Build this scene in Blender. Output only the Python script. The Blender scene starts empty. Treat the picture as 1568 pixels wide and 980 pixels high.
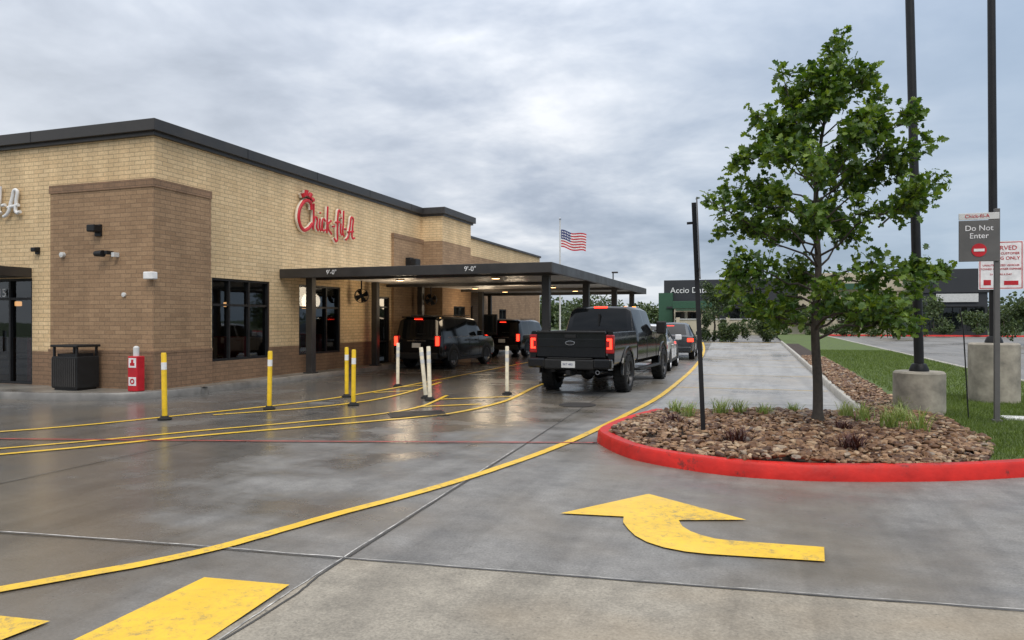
import bpy, bmesh, math, random
import numpy as np
from mathutils import Vector, Matrix
random.seed(7); RNG=np.random.default_rng(11)
S=bpy.context.scene
S.view_settings.view_transform='Standard'; S.view_settings.look='None'; S.view_settings.exposure=0
rad=math.radians

# ---------------------------------------------------------------- materials
def newmat(name):
    m=bpy.data.materials.new(name); m.use_nodes=True
    nt=m.node_tree; b=nt.nodes['Principled BSDF']; return m,nt,b
def N(nt,t,**k):
    n=nt.nodes.new(t)
    for a,v in k.items(): setattr(n,a,v)
    return n
def noise(nt,vec,scale,detail=4,rough=.6,dist=0):
    n=N(nt,'ShaderNodeTexNoise'); n.inputs['Scale'].default_value=scale; n.inputs['Detail'].default_value=min(detail,5)
    n.inputs['Roughness'].default_value=rough; n.inputs['Distortion'].default_value=dist
    if vec is not None: nt.links.new(vec,n.inputs['Vector'])
    return n.outputs['Fac']
def ramp(nt,fac,stops):
    r=N(nt,'ShaderNodeValToRGB'); e=r.color_ramp.elements
    while len(e)>1: e.remove(e[-1])
    e[0].position=stops[0][0]; c=stops[0][1]; e[0].color=(*c,1) if len(c)==3 else c
    for p,c in stops[1:]:
        x=e.new(p); x.color=(*c,1)
    nt.links.new(fac,r.inputs['Fac']); return r.outputs['Color']
def g3(v): return (v,v,v)
def mixc(nt,fac,a,b,mode='MIX'):
    m=N(nt,'ShaderNodeMix',data_type='RGBA',blend_type=mode)
    for s,v in ((m.inputs[0],fac),(m.inputs[6],a),(m.inputs[7],b)):
        if hasattr(v,'links') : nt.links.new(v,s)
        elif isinstance(v,(int,float)): s.default_value=v
        else: s.default_value=(*v,1)
    return m.outputs[2]
def mth(nt,op,a,b=None,clamp=False):
    m=N(nt,'ShaderNodeMath',operation=op); m.use_clamp=clamp
    for i,v in enumerate((a,b)):
        if v is None: continue
        if hasattr(v,'links'): nt.links.new(v,m.inputs[i])
        else: m.inputs[i].default_value=v
    return m.outputs[0]
def bump(nt,b,h,strength=.3,dist=.01):
    n=N(nt,'ShaderNodeBump'); n.inputs['Strength'].default_value=strength; n.inputs['Distance'].default_value=dist
    nt.links.new(h,n.inputs['Height']); nt.links.new(n.outputs[0],b.inputs['Normal'])
def ocoord(nt): return N(nt,'ShaderNodeTexCoord').outputs['Object']
def simple(name,col,rough=.5,metal=0,var=.15,scale=6,coat=0,bmp=0,emit=None,es=0,spec=.5):
    m,nt,b=newmat(name)
    o=ocoord(nt); f=noise(nt,o,scale,3)
    lo=tuple(c*(1-var) for c in col); hi=tuple(min(1,c*(1+var)) for c in col)
    c=ramp(nt,f,[(.3,lo),(.7,hi)]); nt.links.new(c,b.inputs['Base Color'])
    r=ramp(nt,f,[(.3,g3(max(.02,rough*.8))),(.7,g3(min(1,rough*1.25)))])
    nt.links.new(r,b.inputs['Roughness'])
    b.inputs['Metallic'].default_value=metal; b.inputs['Coat Weight'].default_value=coat
    b.inputs['Coat Roughness'].default_value=.06; b.inputs['Specular IOR Level'].default_value=spec
    if bmp: bump(nt,b,noise(nt,o,scale*8,2),.4,bmp)
    if emit: b.inputs['Emission Color'].default_value=(*emit,1); b.inputs['Emission Strength'].default_value=es
    return m
def brick(name,c1,c2,mortar,var=.12):
    m,nt,b=newmat(name)
    uv=N(nt,'ShaderNodeTexCoord').outputs['UV']
    t=N(nt,'ShaderNodeTexBrick'); nt.links.new(uv,t.inputs['Vector'])
    t.inputs['Color1'].default_value=(*c1,1); t.inputs['Color2'].default_value=(*c2,1); t.inputs['Mortar'].default_value=(*mortar,1)
    t.inputs['Scale'].default_value=1; t.inputs['Brick Width'].default_value=.30; t.inputs['Row Height'].default_value=.095
    t.inputs['Mortar Size'].default_value=.0075; t.inputs['Mortar Smooth'].default_value=.2; t.inputs['Bias'].default_value=-.1
    o=ocoord(nt)
    f=ramp(nt,noise(nt,o,.7,4),[(.3,g3(1-var)),(.7,g3(1+var*.6))])
    c=mixc(nt,1.0,t.outputs['Color'],f,'MULTIPLY')
    f2=ramp(nt,noise(nt,o,22,2),[(.3,g3(.86)),(.7,g3(1.1))])
    c=mixc(nt,1.0,c,f2,'MULTIPLY')
    mp=N(nt,'ShaderNodeMapping'); nt.links.new(o,mp.inputs[0]); mp.inputs['Scale'].default_value=(1.6,1.6,.16)
    c=mixc(nt,1.0,c,ramp(nt,noise(nt,mp.outputs[0],1.3,4),[(.35,g3(.88)),(.6,g3(1.05))]),'MULTIPLY')
    nt.links.new(c,b.inputs['Base Color']); b.inputs['Roughness'].default_value=.8
    inv=mth(nt,'SUBTRACT',1.0,t.outputs['Fac']); bump(nt,b,inv,.6,.006)
    return m
M={}
M['brick_light']=brick('brick_light',(.78,.575,.325),(.69,.49,.265),(.43,.31,.18))
M['brick_brown']=brick('brick_brown',(.37,.235,.13),(.285,.175,.095),(.22,.145,.085))
M['brick_base']=brick('brick_base',(.275,.165,.095),(.22,.135,.078),(.165,.105,.065))
M['bronze']=simple('bronze_metal',(.043,.039,.036),.42,.2,.2,2)
M['black_metal']=simple('black_metal',(.016,.016,.017),.45,.2,.2,4,spec=.35)
M['softfit']=simple('canopy_soffit',(.6,.58,.55),.4,.1,.1,2)
def glassmat():
    m,nt,b=newmat('window_glass')
    tr=N(nt,'ShaderNodeBsdfTransparent'); tr.inputs[0].default_value=(.5,.52,.5,1)
    gl=N(nt,'ShaderNodeBsdfGlossy'); gl.inputs['Roughness'].default_value=.02; gl.inputs[0].default_value=(.9,.95,1,1)
    fr=N(nt,'ShaderNodeFresnel'); fr.inputs[0].default_value=1.65
    mx=N(nt,'ShaderNodeMixShader'); nt.links.new(fr.outputs[0],mx.inputs[0]); nt.links.new(tr.outputs[0],mx.inputs[1]); nt.links.new(gl.outputs[0],mx.inputs[2])
    bp=N(nt,'ShaderNodeBump'); bp.inputs['Strength'].default_value=.05; bp.inputs['Distance'].default_value=.02
    nt.links.new(noise(nt,ocoord(nt),1.2,2),bp.inputs['Height']); nt.links.new(bp.outputs[0],gl.inputs['Normal'])
    nt.links.new(mx.outputs[0],nt.nodes['Material Output'].inputs[0]); return m
M['clear_glass']=glassmat()
M['glass']=simple('dark_glass',(.010,.013,.015),.04,0,.3,1,spec=.6)
M['car_glass']=simple('car_glass',(.005,.006,.007),.05,0,.3,1,spec=.3)
M['white']=simple('white_paint',(.78,.77,.75),.45)
M['panel_white']=simple('sign_face_white',(.82,.80,.80),.5)
M['cream_edge']=simple('sign_cream_edge',(.7,.62,.5),.5)
M['red_sign']=simple('red_sign',(.50,.010,.018),.4)
M['lamp_on']=simple('lamp_on',(1,.8,.5),.5,emit=(1,.58,.24),es=11)
M['pendant']=simple('pendant_on',(1,.7,.4),.5,emit=(1,.5,.2),es=1.6)
M['tail_on']=simple('tail_light_on',(.6,.01,.01),.3,emit=(1,.035,.015),es=4.5)
M['tail_off']=simple('tail_lens',(.16,.006,.006),.15,emit=(1,.02,.02),es=.12)
M['amber']=simple('amber_on',(.8,.3,.02),.3,emit=(1,.3,.02),es=3)
M['paint_black']=simple('car_paint_black',(.0065,.007,.008),.12,0,.2,3,coat=.25,spec=.25)
M['paint_grey']=simple('car_paint_grey',(.04,.045,.05),.25,.3,.2,3,coat=.5)
M['paint_white']=simple('car_paint_white',(.72,.72,.72),.25,0,.05,3,coat=1)
M['rubber']=simple('rubber',(.013,.013,.013),.75,0,.3,12,bmp=.004,spec=.3)
M['rim']=simple('wheel_rim',(.35,.35,.36),.3,.8,.1)
M['rim_dark']=simple('wheel_rim_dark',(.04,.04,.042),.3,.6,.1)
M['chrome']=simple('chrome',(.5,.5,.51),.2,1,.05)
M['plastic']=simple('black_plastic',(.015,.015,.015),.55,0,.2,8,spec=.3)
M['plate']=simple('licence_plate',(.6,.6,.58),.5,0,.1)
M['conc']=simple('concrete_block',(.30,.27,.22),.8,0,.42,3.5,bmp=.01)
M['kerb']=simple('kerb_concrete',(.40,.375,.33),.6,0,.3,3,bmp=.008)
M['kerb_wet']=simple('kerb_wet_concrete',(.17,.16,.145),.35,0,.35,2,bmp=.008)
M['walk']=simple('sidewalk_concrete',(.20,.185,.16),.32,0,.35,1.3,bmp=.006)
M['bark']=simple('bark',(.055,.045,.035),.9,0,.4,18,bmp=.02)
M['flag_red']=simple('flag_red',(.5,.02,.03),.8); M['flag_white']=simple('flag_white',(.75,.75,.75),.8); M['flag_blue']=simple('flag_blue',(.02,.03,.14),.8)
M['poly_white']=simple('bollard_white',(.78,.70,.53),.5,0,.18,9); M['poly_yellow']=simple('bollard_yellow',(.78,.50,.015),.45,0,.16,9)
M['sign_grey']=simple('sign_grey',(.11,.105,.10),.5,0,.1)
M['cream']=simple('stucco_cream',(.5,.44,.33),.8,0,.1,1); M['charcoal']=simple('facade_charcoal',(.03,.032,.037),.6,0,.15,.6)
M['green']=simple('facade_green',(.03,.09,.05),.6,0,.15)
M['booth']=simple('booth_red',(.30,.02,.02),.5); M['wood']=simple('booth_wood',(.25,.14,.07),.5,0,.3,3)
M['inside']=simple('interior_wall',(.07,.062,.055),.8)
M['joint']=simple('joint_sealant',(.045,.043,.04),.6,0,.5,7)
M['joint_light']=simple('joint_edge_caulk',(.40,.39,.37),.6,0,.7,9)
M['red_line']=simple('fire_lane_line',(.30,.035,.03),.45,0,.5,6)

def marking(name,col):
    m,nt,b=newmat(name); o=ocoord(nt)
    w=noise(nt,o,14,5,.85); w2=noise(nt,o,1.1,3)
    k=mth(nt,'ADD',mth(nt,'MULTIPLY',w,.7),mth(nt,'MULTIPLY',w2,.4))
    inv=ramp(nt,k,[(.52,g3(0)),(.60,g3(.2)),(.69,g3(.8))])
    c0=ramp(nt,noise(nt,o,2.5,4),[(.3,tuple(x*.82 for x in col)),(.7,col)])
    c=mixc(nt,inv,c0,(.19,.16,.10))
    nt.links.new(c,b.inputs['Base Color'])
    nt.links.new(ramp(nt,w2,[(.35,g3(.3)),(.65,g3(.55))]),b.inputs['Roughness'])
    bump(nt,b,w,.4,.004)
    return m
M['yellow']=marking('yellow_marking',(.86,.54,.035))
M['kerb_red']=simple('kerb_red_paint',(.52,.018,.012),.5,0,.28,3,bmp=.008,spec=.3)
def scuffed_red():
    m=M['kerb_red']; nt=m.node_tree; b=nt.nodes['Principled BSDF']; o=ocoord(nt)
    base=b.inputs['Base Color'].links[0].from_socket
    k=ramp(nt,noise(nt,o,2.6,5,.8),[(.58,g3(0)),(.66,g3(.8))])
    nt.links.new(mixc(nt,k,base,(.10,.025,.02)),b.inputs['Base Color'])
scuffed_red()

def pavement(name,wetbias,dry,wet,leftwet=True):
    m,nt,b=newmat(name); o=ocoord(nt)
    n1=noise(nt,o,.22,4,.6,.4); n2=noise(nt,o,.9,4,.65)
    mp=N(nt,'ShaderNodeMapping'); nt.links.new(o,mp.inputs[0]); mp.inputs['Rotation'].default_value=(0,0,rad(20)); mp.inputs['Scale'].default_value=(.35,2.2,1)
    n3=noise(nt,mp.outputs[0],.8,4,.6)
    k=mth(nt,'ADD',mth(nt,'MULTIPLY',n1,1.3),mth(nt,'MULTIPLY',n2,.6)); k=mth(nt,'ADD',k,mth(nt,'MULTIPLY',n3,.45))
    if leftwet:
        sep=N(nt,'ShaderNodeSeparateXYZ'); nt.links.new(o,sep.inputs[0])
        l=mth(nt,'MULTIPLY',mth(nt,'ADD',sep.outputs[0],2.9),-.07); l=mth(nt,'MINIMUM',mth(nt,'MAXIMUM',l,-.07),.22)
        k=mth(nt,'ADD',k,l)
    k=mth(nt,'ADD',k,wetbias-1.17)
    f=ramp(nt,mth(nt,'ADD',k,.5),[(.38,g3(0)),(.5,g3(.5)),(.64,g3(1))])
    fine=noise(nt,o,55,3,.75)
    spk=ramp(nt,fine,[(.3,g3(.68)),(.7,g3(1.25))])
    mid=noise(nt,o,4.1,4,.75)
    blot=ramp(nt,mid,[(.3,g3(.74)),(.7,g3(1.16))])
    c=mixc(nt,f,dry,wet); c=mixc(nt,1.0,c,spk,'MULTIPLY'); c=mixc(nt,1.0,c,blot,'MULTIPLY')
    tan=ramp(nt,n1,[(.46,g3(0)),(.58,g3(.55)),(.7,g3(.1))])
    c=mixc(nt,tan,c,tuple(x*y for x,y in zip(wet,(1.6,1.34,1.0))))
    st=ramp(nt,noise(nt,o,17,3,.9),[(.64,g3(0)),(.70,g3(.55))]); c=mixc(nt,st,c,(.04,.038,.035))
    mt=N(nt,'ShaderNodeMapping'); nt.links.new(o,mt.inputs[0]); mt.inputs['Rotation'].default_value=(0,0,rad(-12)); mt.inputs['Scale'].default_value=(1.2,.07,1)
    c=mixc(nt,1.0,c,ramp(nt,noise(nt,mt.outputs[0],1.6,4,.6),[(.38,g3(.82)),(.52,g3(1.02))]),'MULTIPLY')
    nt.links.new(c,b.inputs['Base Color'])
    kk=mth(nt,'ADD',mth(nt,'ADD',k,.45),mth(nt,'MULTIPLY',mid,.12))
    r=ramp(nt,kk,[(.36,g3(.64)),(.5,g3(.44)),(.68,g3(.20))]); nt.links.new(r,b.inputs['Roughness'])
    bump(nt,b,fine,.32,.004)
    return m
M['pave']=pavement('wet_concrete',0.0,(.205,.198,.187),(.112,.109,.104))
M['pave_dry']=pavement('dry_concrete',-.26,(.28,.252,.205),(.19,.172,.145),False)
M['pave_stall']=pavement('stall_concrete',-.05,(.33,.325,.315),(.22,.22,.22),False)

def leafmat(name,stops,trans=.35):
    m,nt,b=newmat(name)
    g=N(nt,'ShaderNodeNewGeometry'); o=ocoord(nt)
    k=mth(nt,'ADD',mth(nt,'MULTIPLY',g.outputs['Random Per Island'],.5),mth(nt,'MULTIPLY',noise(nt,o,2.2,2),.5))
    c=ramp(nt,k,stops); nt.links.new(c,b.inputs['Base Color']); b.inputs['Roughness'].default_value=.45
    t=N(nt,'ShaderNodeBsdfTranslucent'); nt.links.new(mixc(nt,1.0,c,(1.3,1.2,.5),'MULTIPLY'),t.inputs[0])
    mx=N(nt,'ShaderNodeMixShader'); mx.inputs[0].default_value=trans
    nt.links.new(b.outputs[0],mx.inputs[1]); nt.links.new(t.outputs[0],mx.inputs[2])
    nt.links.new(mx.outputs[0],nt.nodes['Material Output'].inputs[0]); return m
M['leaf']=leafmat('oak_leaf',[(.22,(.022,.060,.010)),(.5,(.072,.145,.018)),(.75,(.18,.265,.03))],.4)
M['leaf_dark']=leafmat('shrub_leaf',[(.2,(.022,.045,.014)),(.5,(.05,.085,.025)),(.8,(.10,.14,.035))],.2)
M['leaf_far']=leafmat('far_leaf',[(.2,(.04,.065,.03)),(.5,(.07,.11,.04)),(.8,(.13,.17,.06))],.2)
M['blade']=leafmat('grass_blade',[(.2,(.05,.085,.014)),(.5,(.10,.155,.024)),(.8,(.17,.235,.045))],.3)
M['lily']=leafmat('lily_blade',[(.2,(.12,.2,.04)),(.5,(.25,.34,.09)),(.8,(.45,.48,.2))],.3)
M['redplant']=leafmat('bronze_blade',[(.2,(.03,.010,.008)),(.8,(.10,.03,.025))],.2)
M['grass']=simple('grass_ground',(.075,.11,.022),.9,0,.5,5,bmp=.03)
M['soil']=simple('soil',(.035,.02,.012),.9,0,.4,12,bmp=.02)
def rockmat():
    m,nt,b=newmat('river_rock'); g=N(nt,'ShaderNodeNewGeometry'); o=ocoord(nt)
    c=ramp(nt,g.outputs['Random Per Island'],[(0,(.06,.028,.015)),(.3,(.135,.066,.032)),(.55,(.21,.115,.057)),(.8,(.30,.18,.098)),(.93,(.40,.29,.185)),(1,(.18,.15,.13))])
    v=ramp(nt,noise(nt,o,25,2),[(.3,g3(.7)),(.7,g3(1.2))]); nt.links.new(mixc(nt,1.0,c,v,'MULTIPLY'),b.inputs['Base Color'])
    b.inputs['Roughness'].default_value=.5; b.inputs['Specular IOR Level'].default_value=.35; return m
M['rock']=rockmat()

# ---------------------------------------------------------------- mesh helpers
def link(o,parent=None):
    S.collection.objects.link(o)
    if parent: o.parent=parent
    return o
def empty(name,loc=(0,0,0),rz=0):
    e=bpy.data.objects.new(name,None); e.location=loc; e.rotation_euler=(0,0,rz); e.empty_display_size=.3; return link(e)
def mesh(name,v,f,mats,parent=None,mi=None,smooth=False,uvs=None,bevel=0,sharp=35):
    me=bpy.data.meshes.new(name); me.from_pydata([tuple(map(float,p)) for p in v] if not isinstance(v,list) else v,[],f)
    if not isinstance(mats,(list,tuple)): mats=[mats]
    for m in mats: me.materials.append(m)
    if mi is not None: me.polygons.foreach_set('material_index',mi)
    if uvs is not None:
        l=me.uv_layers.new(name='UVMap'); l.data.foreach_set('uv',np.array(uvs,dtype=np.float32).ravel())
    me.update()
    if smooth:
        me.shade_smooth(); me.set_sharp_from_angle(angle=rad(sharp))
    o=link(bpy.data.objects.new(name,me),parent)
    if bevel:
        b=o.modifiers.new('Bevel','BEVEL'); b.width=bevel; b.segments=2; b.limit_method='ANGLE'; b.angle_limit=rad(30)
    return o
def box(name,x0,x1,y0,y1,z0,z1,mat,parent=None,bevel=0):
    v=[(x0,y0,z0),(x1,y0,z0),(x1,y1,z0),(x0,y1,z0),(x0,y0,z1),(x1,y0,z1),(x1,y1,z1),(x0,y1,z1)]
    f=[(0,3,2,1),(4,5,6,7),(0,1,5,4),(1,2,6,5),(2,3,7,6),(3,0,4,7)]
    uv=[]
    for i,fc in enumerate(f):
        for k in fc:
            p=v[k]; uv.append((p[0],p[1]) if i<2 else ((p[0],p[2]) if i in (2,4) else (p[1],p[2])))
    return mesh(name,v,f,mat,parent,uvs=uv,bevel=bevel)
def lathe(name,prof,mat,parent=None,loc=(0,0,0),axis='z',seg=24,mi=None,smooth=True):
    v=[];f=[]
    for i in range(seg):
        a=2*math.pi*i/seg
        for r,h in prof:
            if axis=='z': v.append((loc[0]+r*math.cos(a),loc[1]+r*math.sin(a),loc[2]+h))
            elif axis=='x': v.append((loc[0]+h,loc[1]+r*math.cos(a),loc[2]+r*math.sin(a)))
            else: v.append((loc[0]+r*math.cos(a),loc[1]+h,loc[2]+r*math.sin(a)))
    n=len(prof); mm=[]
    for i in range(seg):
        j=(i+1)%seg
        for k in range(n-1):
            f.append((i*n+k,j*n+k,j*n+k+1,i*n+k+1)); mm.append(mi[k] if mi else 0)
    return mesh(name,v,f,mat,parent,mi=mm,smooth=smooth)
def cyl(name,r,z0,z1,mat,parent=None,xy=(0,0),seg=20,r2=None):
    r2=r if r2 is None else r2
    return lathe(name,[(0.001,z0),(r,z0),(r2,z1),(0.001,z1)],mat,parent,(xy[0],xy[1],0),'z',seg)
def sheet(name,pts,z,mat,parent=None):
    return mesh(name,[(x,y,z) for x,y in pts],[tuple(range(len(pts)))],mat,parent)
def catmull(P,n=8):
    P=[np.array(p,float) for p in P]; Q=[2*P[0]-P[1]]+P+[2*P[-1]-P[-2]]; out=[]
    for i in range(1,len(Q)-2):
        for k in range(n):
            t=k/n; a,b,c,d=Q[i-1],Q[i],Q[i+1],Q[i+2]
            out.append(.5*((2*b)+(c-a)*t+(2*a-5*b+4*c-d)*t*t+(3*b-a-3*c+d)*t**3))
    out.append(P[-1]); return out
def offs(P,o):
    out=[]
    for i,p in enumerate(P):
        a=P[max(0,i-1)]; b=P[min(len(P)-1,i+1)]; t=np.array(b)-np.array(a); t/=np.linalg.norm(t)+1e-9
        out.append(np.array(p)+np.array((-t[1],t[0]))*o)
    return out
def strip(name,P,w,z,mat,parent=None,smoothn=8,wob=0):
    P=catmull(P,smoothn) if smoothn>1 else [np.array(p,float) for p in P]
    if wob: P=[p+RNG.normal(0,wob,2) for p in P]
    A=offs(P,w/2);B=offs(P,-w/2); n=len(P)
    v=[(a[0],a[1],z) for a in A]+[(b[0],b[1],z) for b in B]
    return mesh(name,v,[(n+i,n+i+1,i+1,i) for i in range(n-1)],mat,parent)
def kerb(name,P,w,h,mat,parent=None,z0=0):
    n=len(P); R=[offs(P,0),offs(P,.012),offs(P,.035),offs(P,w-.02),offs(P,w)]; Z=[z0,h-.03,h,h,h-.02]
    R.append(offs(P,w)); Z.append(z0)
    v=[(p[0],p[1],z) for r,z in zip(R,Z) for p in r]; f=[]
    for k in range(5):
        for i in range(n-1): f.append((k*n+i,k*n+i+1,(k+1)*n+i+1,(k+1)*n+i))
    f.append(tuple(k*n for k in range(6))); f.append(tuple(k*n+n-1 for k in range(6)))
    return mesh(name,v,f,mat,parent,smooth=True,sharp=50)
def tubes(name,paths,mat,parent=None,seg=7):
    v=[];f=[]
    for P,R in paths:
        base=len(v); n=len(P)
        for i in range(n):
            t=(P[min(n-1,i+1)]-P[max(0,i-1)]); t=t/(np.linalg.norm(t)+1e-9)
            a=np.cross(t,(0.3,.9,.1)); a/=np.linalg.norm(a)+1e-9; b=np.cross(t,a)
            for k in range(seg):
                q=2*math.pi*k/seg; c=P[i]+R[i]*(math.cos(q)*a+math.sin(q)*b); v.append(tuple(c))
        for i in range(n-1):
            for k in range(seg):
                k2=(k+1)%seg; f.append((base+i*seg+k,base+i*seg+k2,base+(i+1)*seg+k2,base+(i+1)*seg+k))
    return mesh(name,v,f,mat,parent,smooth=True,sharp=60)
OAK=[(0,0),(.10,.16),(.33,.2),(.19,.36),(.42,.54),(.2,.6),(.26,.82),(0,1),(-.26,.82),(-.2,.6),(-.42,.54),(-.19,.36),(-.33,.2),(-.10,.16)]
QUAD=[(0,0),(.35,.4),(.12,1),(-.3,.6)]
def leaves(name,pos,size,mat,parent=None,shape=OAK,up=.6,rng=RNG,direc=None):
    n=len(pos); nrm=rng.normal(size=(n,3))+np.array((0,0,up)); nrm/=np.linalg.norm(nrm,axis=1)[:,None]
    t=rng.normal(size=(n,3))
    if direc is not None: t=t*.6+direc
    t-=nrm*(t*nrm).sum(1)[:,None]; t/=np.linalg.norm(t,axis=1)[:,None]+1e-9
    s=np.cross(t,nrm); sh=np.array(shape); k=len(sh)
    V=pos[:,None,:]+size[:,None,None]*(sh[None,:,0,None]*s[:,None,:]+sh[None,:,1,None]*t[:,None,:])
    V=V+size[:,None,None]*nrm[:,None,:]*(np.abs(sh[None,:,0,None])*.35-sh[None,:,1,None]**2*.2)
    V=V.reshape(-1,3); F=np.arange(n*k).reshape(n,k)
    return mesh(name,V.tolist(),F.tolist(),mat,parent)
def txt(name,body,size,loc,rot,mat,parent=None,ext=.004,align='CENTER'):
    c=bpy.data.curves.new(name,'FONT'); c.body=body; c.size=size; c.extrude=ext; c.align_x=align; c.align_y='CENTER'; c.materials.append(mat)
    o=bpy.data.objects.new(name,c); o.location=loc; o.rotation_euler=rot; return link(o,parent)

# ---------------------------------------------------------------- ground
sheet('ground',[(-900,-300),(900,-300),(900,1500),(-900,1500)],-.004,simple('field',(.06,.085,.03),.9,0,.4,.05))
sheet('parking_lot_pavement',[(-70,-25),(70,-25),(70,84),(-70,84)],0,M['pave'])
sheet('approach_pavement',[(-2.68,-20),(60,-20),(60,10.4),(1.42,4.80),(-2.69,4.36)],.004,M['pave_dry'])
sheet('stall_pavement',[(-1.92,12.2),(1.7,13.2),(1.7,56),(-3.2,56),(-2.3,35),(-2.05,27),(-1.85,17)],.004,M['pave_stall'])
J=empty('pavement_joints')
strip('joint_long',[(-2.55,-3),(-2.60,3.07),(-2.69,4.36),(-2.89,8.69),(-3.2,16),(-3.9,40)],.016,.008,M['joint'],J,16,.0025)
strip('joint_cross',[(-14,2.9),(-5.5,4.05),(-2.69,4.36),(1.42,4.80),(9,5.7)],.016,.009,M['joint'],J,24,.0025)
strip('joint_a_edge',[(-2.565,2.0),(-2.625,3.07),(-2.715,4.36),(-2.915,8.69)],.010,.0085,M['joint_light'],J,20,.003)
strip('joint_edge',[(-14,2.93),(-5.5,4.075),(-2.69,4.385)],.012,.0085,M['joint_light'],J,24,.003)
strip('joint_edge_b',[(-2.69,4.385),(1.42,4.825),(9,5.72)],.006,.0085,M['joint_light'],J,24,.004)
strip('joint_c',[(-14,12),(-6,13.6),(1.5,15.2)],.016,.008,M['joint'],J)
strip('joint_d',[(-7.2,2.5),(-7.3,9),(-7.9,18)],.016,.008,M['joint'],J)
for y in (18.2,22.6,27,31.4,36,41,46): strip('stall_joint',[(-1.95,y-.1),(1.55,y)],.05,.009,M['yellow'],J,1)
MK=empty('road_markings')
strip('lane_edge_line',[(-6.6,.2),(-5.2,2.0),(-4.37,3.18),(-3.75,4.13),(-3.40,5.23),(-2.90,6.82),(-2.44,9.24),(-2.15,12.6),(-1.98,16.9),(-2.1,26.9),(-2.7,40),(-3.8,55)],.115,.012,M['yellow'],MK,8,.003)
strip('lane_line_a',[(-12,2.2),(-8.76,6.38),(-7.5,8.31),(-5.72,10.7),(-5.06,11.9),(-4.85,14.0),(-5.2,17.5),(-5.5,24),(-5.6,33)],.10,.012,M['yellow'],MK,8,.004)
strip('lane_line_b',[(-12.2,2.8),(-9.1,6.75),(-7.85,8.65),(-6.4,10.9),(-6.05,12.4),(-6.4,14.5)],.08,.012,M['yellow'],MK,8,.004)
strip('lane_line_c',[(-14,4.2),(-10.54,7.68),(-9.33,10.2),(-8.6,12.3),(-8.35,14.2),(-8.3,17.5),(-8.4,24),(-8.5,33)],.10,.012,M['yellow'],MK,8,.004)
strip('lane_line_d',[(-8.9,10.2),(-7.75,12.0),(-7.45,14.0),(-7.9,17.5)],.09,.013,M['yellow'],MK)
for a,b in (((-8.2,14.5),(-7.5,15.3)),((-8.25,16),(-7.75,16.8)),((-6.1,12.4),(-5.1,13.2)),((-6.25,13.7),(-5.0,14.7))): strip('hatch',[a,b],.1,.014,M['yellow'],MK,1)
strip('fire_lane_line',[(-14,6),(-9.9,7.2),(-6.1,8.28),(-2.4,9.42),(-2.05,9.5)],.06,.015,M['red_line'],MK)
sheet('crosswalk_bar',[(-3.337,3.745),(-2.745,3.81),(-2.672,3.05),(-2.62,1.2),(-3.26,1.2),(-3.318,2.82)],.012,M['yellow'],MK)
sheet('crosswalk_bar_b',[(-4.28,2.86),(-3.646,2.93),(-3.70,2.3),(-3.66,1.0),(-4.28,1.0)],.0125,M['yellow'],MK)
AR=[(-.972,6.886),(-1.582,5.953),(-1.056,6.024),(-1.03,5.85),(-.960,5.68),(-.88,5.52),(-.775,5.391),(-.64,5.30),(-.48,5.253),(-.33,5.25),(-.171,5.268),(.434,5.344),(.457,5.679),(-.183,5.625),(-.30,5.635),(-.399,5.69),(-.49,5.77),(-.564,5.889),(-.61,6.06),(-.085,6.249)]
sheet('turn_arrow',AR,.012,M['yellow'],MK)
strip('end_kerb_line',[(-3.6,55.3),(1.6,55.3)],.3,.012,M['yellow'],MK,1)

D=empty('storm_drain',(-5.64,11.5,0),rad(35))
box('frame',-.5,.5,-.38,.38,.004,.010,M['black_metal'],D)
for i in range(9): box('bar',-.46,.46,-.35+i*.08,-.315+i*.08,.010,.015,M['bronze'],D)
cyl('manhole_cover',.36,.002,.014,M['bronze'],None,(-3.3,13.7))

SW=empty('sidewalk')
P=catmull([(-45,9.9),(-20,10.5),(-14.5,10.95),(-12.9,11.3),(-12.05,12.0),(-11.8,13.0),(-11.75,15),(-11.75,30),(-11.75,45)],8)
kerb('kerb',P,.15,.15,M['kerb_wet'],SW)
IN=offs(P,.15); sheet('walk',[(p[0],p[1]) for p in IN]+[(-14,45),(-14,13),(-45,13)],.146,M['walk'],SW)

# ---------------------------------------------------------------- island
ISL=empty('planting_island')
front=catmull([(-1.65,12.35),(-1.95,11.2),(-2.08,10.2),(-2.03,9.6),(-1.58,8.80),(-1.13,8.37),(-.39,8.03),(.257,7.98),(.885,8.10),(1.837,8.45),(2.65,8.92),(3.7,9.65),(4.8,10.8),(5.8,12.6),(6.3,15)],8)
kerb('red_kerb',front,.18,.16,M['kerb_red'],ISL)
kerb('side_kerb',[np.array(p,float) for p in ((6.3,15.02),(6.4,20),(6.4,45),(6.4,84))],.15,.15,M['kerb'],ISL)
kerb('back_kerb',[np.array(p,float) for p in ((1.56,56),(1.58,30),(1.6,16),(1.62,13.55),(1.45,13.25),(1.1,13.05),(-1.0,12.5),(-1.55,12.36))],.15,.148,M['kerb'],ISL)
inn=[tuple(p) for p in offs(front,.17)]
sheet('lawn',inn+[(6.28,20),(6.28,84),(1.72,84),(1.72,13.3),(-1.4,12.4)],.118,M['grass'],ISL)
i0=max(i for i,p in enumerate(inn) if p[0]<2.42)
bed=inn[:i0]+[(2.45,9.3),(2.75,10.5),(2.72,12.4),(2.5,15),(2.55,25),(2.5,50),(1.71,50),(1.71,13.35),(1.4,13.12),(-1.35,12.4)]
sheet('bed_soil',bed,.123,M['soil'],ISL)
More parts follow.
